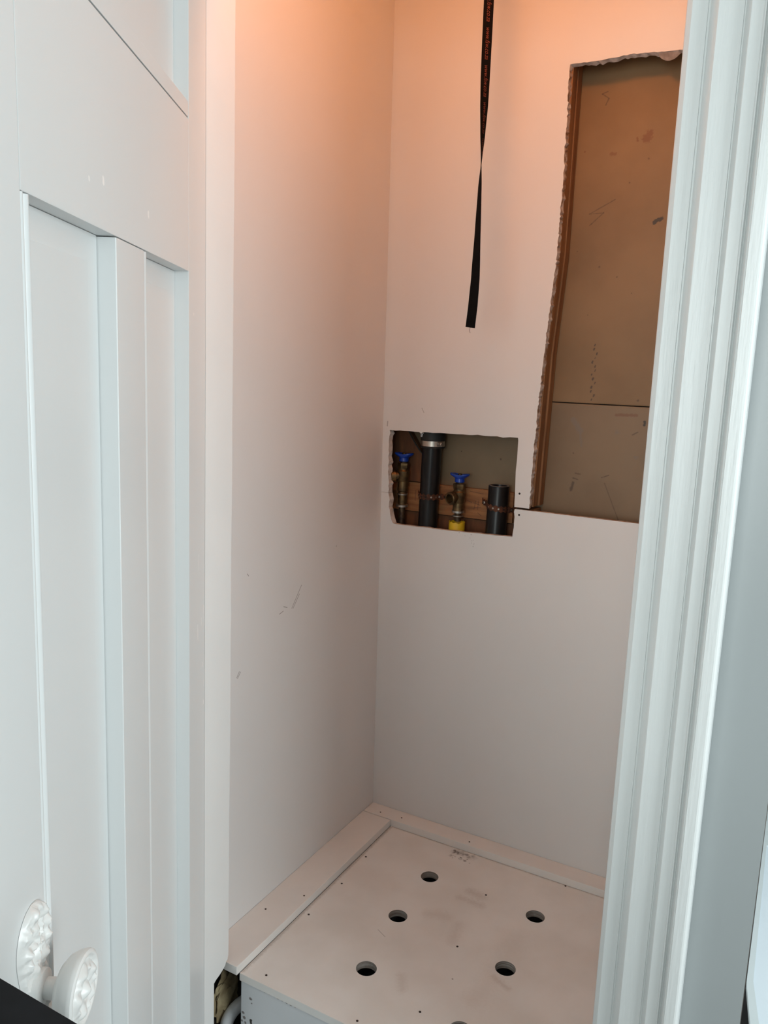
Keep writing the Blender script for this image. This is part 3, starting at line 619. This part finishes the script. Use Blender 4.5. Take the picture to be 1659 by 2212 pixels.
st = setmw(tag(obj('webbing_strap', bm, M['strap'], None, True), 'twisted black webbing strap hanging down inside the closet', 'strap'))
th = [strap_pt(rows[-1][0]+.002, 0), strap_pt(rows[-1][0]-.004, .001), strap_pt(rows[-1][0]-.008, -.0005)]
obj('loose_thread', tube(nb(), th, .0004, 5), M['strap'], st)
fc = bpy.data.curves.new('lettering', 'FONT'); fc.body = 'www.fsw.co.za'; fc.size = 1.0; fc.shear = 0.25; fc.extrude = 0
fo = bpy.data.objects.new('lettering_source', fc); COL.objects.link(fo)
bpy.context.view_layer.update()
fme = bpy.data.meshes.new_from_object(fo.evaluated_get(bpy.context.evaluated_depsgraph_get()))
bpy.data.objects.remove(fo); fx = [v.co.x for v in fme.vertices]; fw = max(fx)-min(fx)
LEN = 0.0475                                  # printed length of the words in scene units
for z_top in (0.609, 0.5527, 0.4967, 0.441, 0.386, 0.665, 0.722):
    bm = nb(); bm.from_mesh(fme); bmesh.ops.triangulate(bm, faces=bm.faces[:])
    for v in bm.verts:
        u = (v.co.x-min(fx))/fw; h = v.co.y-.22
        v.co = strap_pt(z_top - u*LEN, h*.0122 - .0004, .00115)
    obj('lettering', bm, M['red'], st, label='red printed web address')

# ================================================================== lamp in the closet (above the picture)
lampe = empty('pendant_lamp', (LAMP.x, LAMP.y, 2.50), label='small globe lamp hanging from the closet ceiling', cat='lamp')
obj('ceiling_rose', lathe(nb(), (LAMP.x, LAMP.y, 2.50), (0, 0, -1), [(0, .045), (.012, .042), (.022, .02), (.045, .018)], 24), M['white'], lampe, True)
bm = nb(); bmesh.ops.create_uvsphere(bm, u_segments=24, v_segments=14, radius=.045); bm.transform(Matrix.Translation((LAMP.x, LAMP.y, LAMP.z)))
obj('bulb', bm, M['bulb'], lampe, True)
obj('lamp_holder', lathe(nb(), (LAMP.x, LAMP.y, 2.456), (0, 0, -1), [(0, .014), (max(.01, 2.456-LAMP.z-.05), .016)], 16), M['white'], lampe, True)

# ================================================================== black unit beside the photographer, white cabinet in the passage
bk_ = empty('black_counter', P(-0.55, 0.1, FL), label='matt black counter corner in front of the open door', cat='counter')
obj('worktop', ubox((-0.92, -0.32, -0.43), (-0.20, 0.300, -0.400), .0015), M['black'], bk_)
obj('carcass', ubox((-0.90, -0.30, FL), (-0.22, 0.285, -0.4305), .001), M['black'], bk_)
bench = empty('bench', P(0.2, 1.4, FL), label='pale white bench with a thin raised rim beyond the grey wall end', cat='bench')
BT = -0.800
outer = [(-0.026, 1.80), (-0.0150, 1.118), (-0.0040, 1.041), (0.0035, 0.988), (0.52, 0.988), (0.52, 1.80)]
inner = [(-0.0160, 1.505), (-0.0070, 1.125), (0.0060, 1.047), (0.0120, 1.010), (0.50, 1.010), (0.50, 1.505)]
obj('rim', prism(nb(), outer, lambda u, v, d: P(u, v, d), BT, BT-.009, holes=[inner]), M['cab'], bench)
obj('inset_panel', prism(nb(), inner, lambda u, v, d: P(u, v, d), BT-.0015, BT-.0085), M['cabp'], bench, label='white inset top with skylight blue in its colour')
for x, y in ((0.06, 1.09), (0.46, 1.09), (0.06, 1.70), (0.46, 1.70)):
    obj('leg', ubox((x-.018, y-.018, FL), (x+.018, y+.018, BT-.0092), .002), M['cab'], bench)
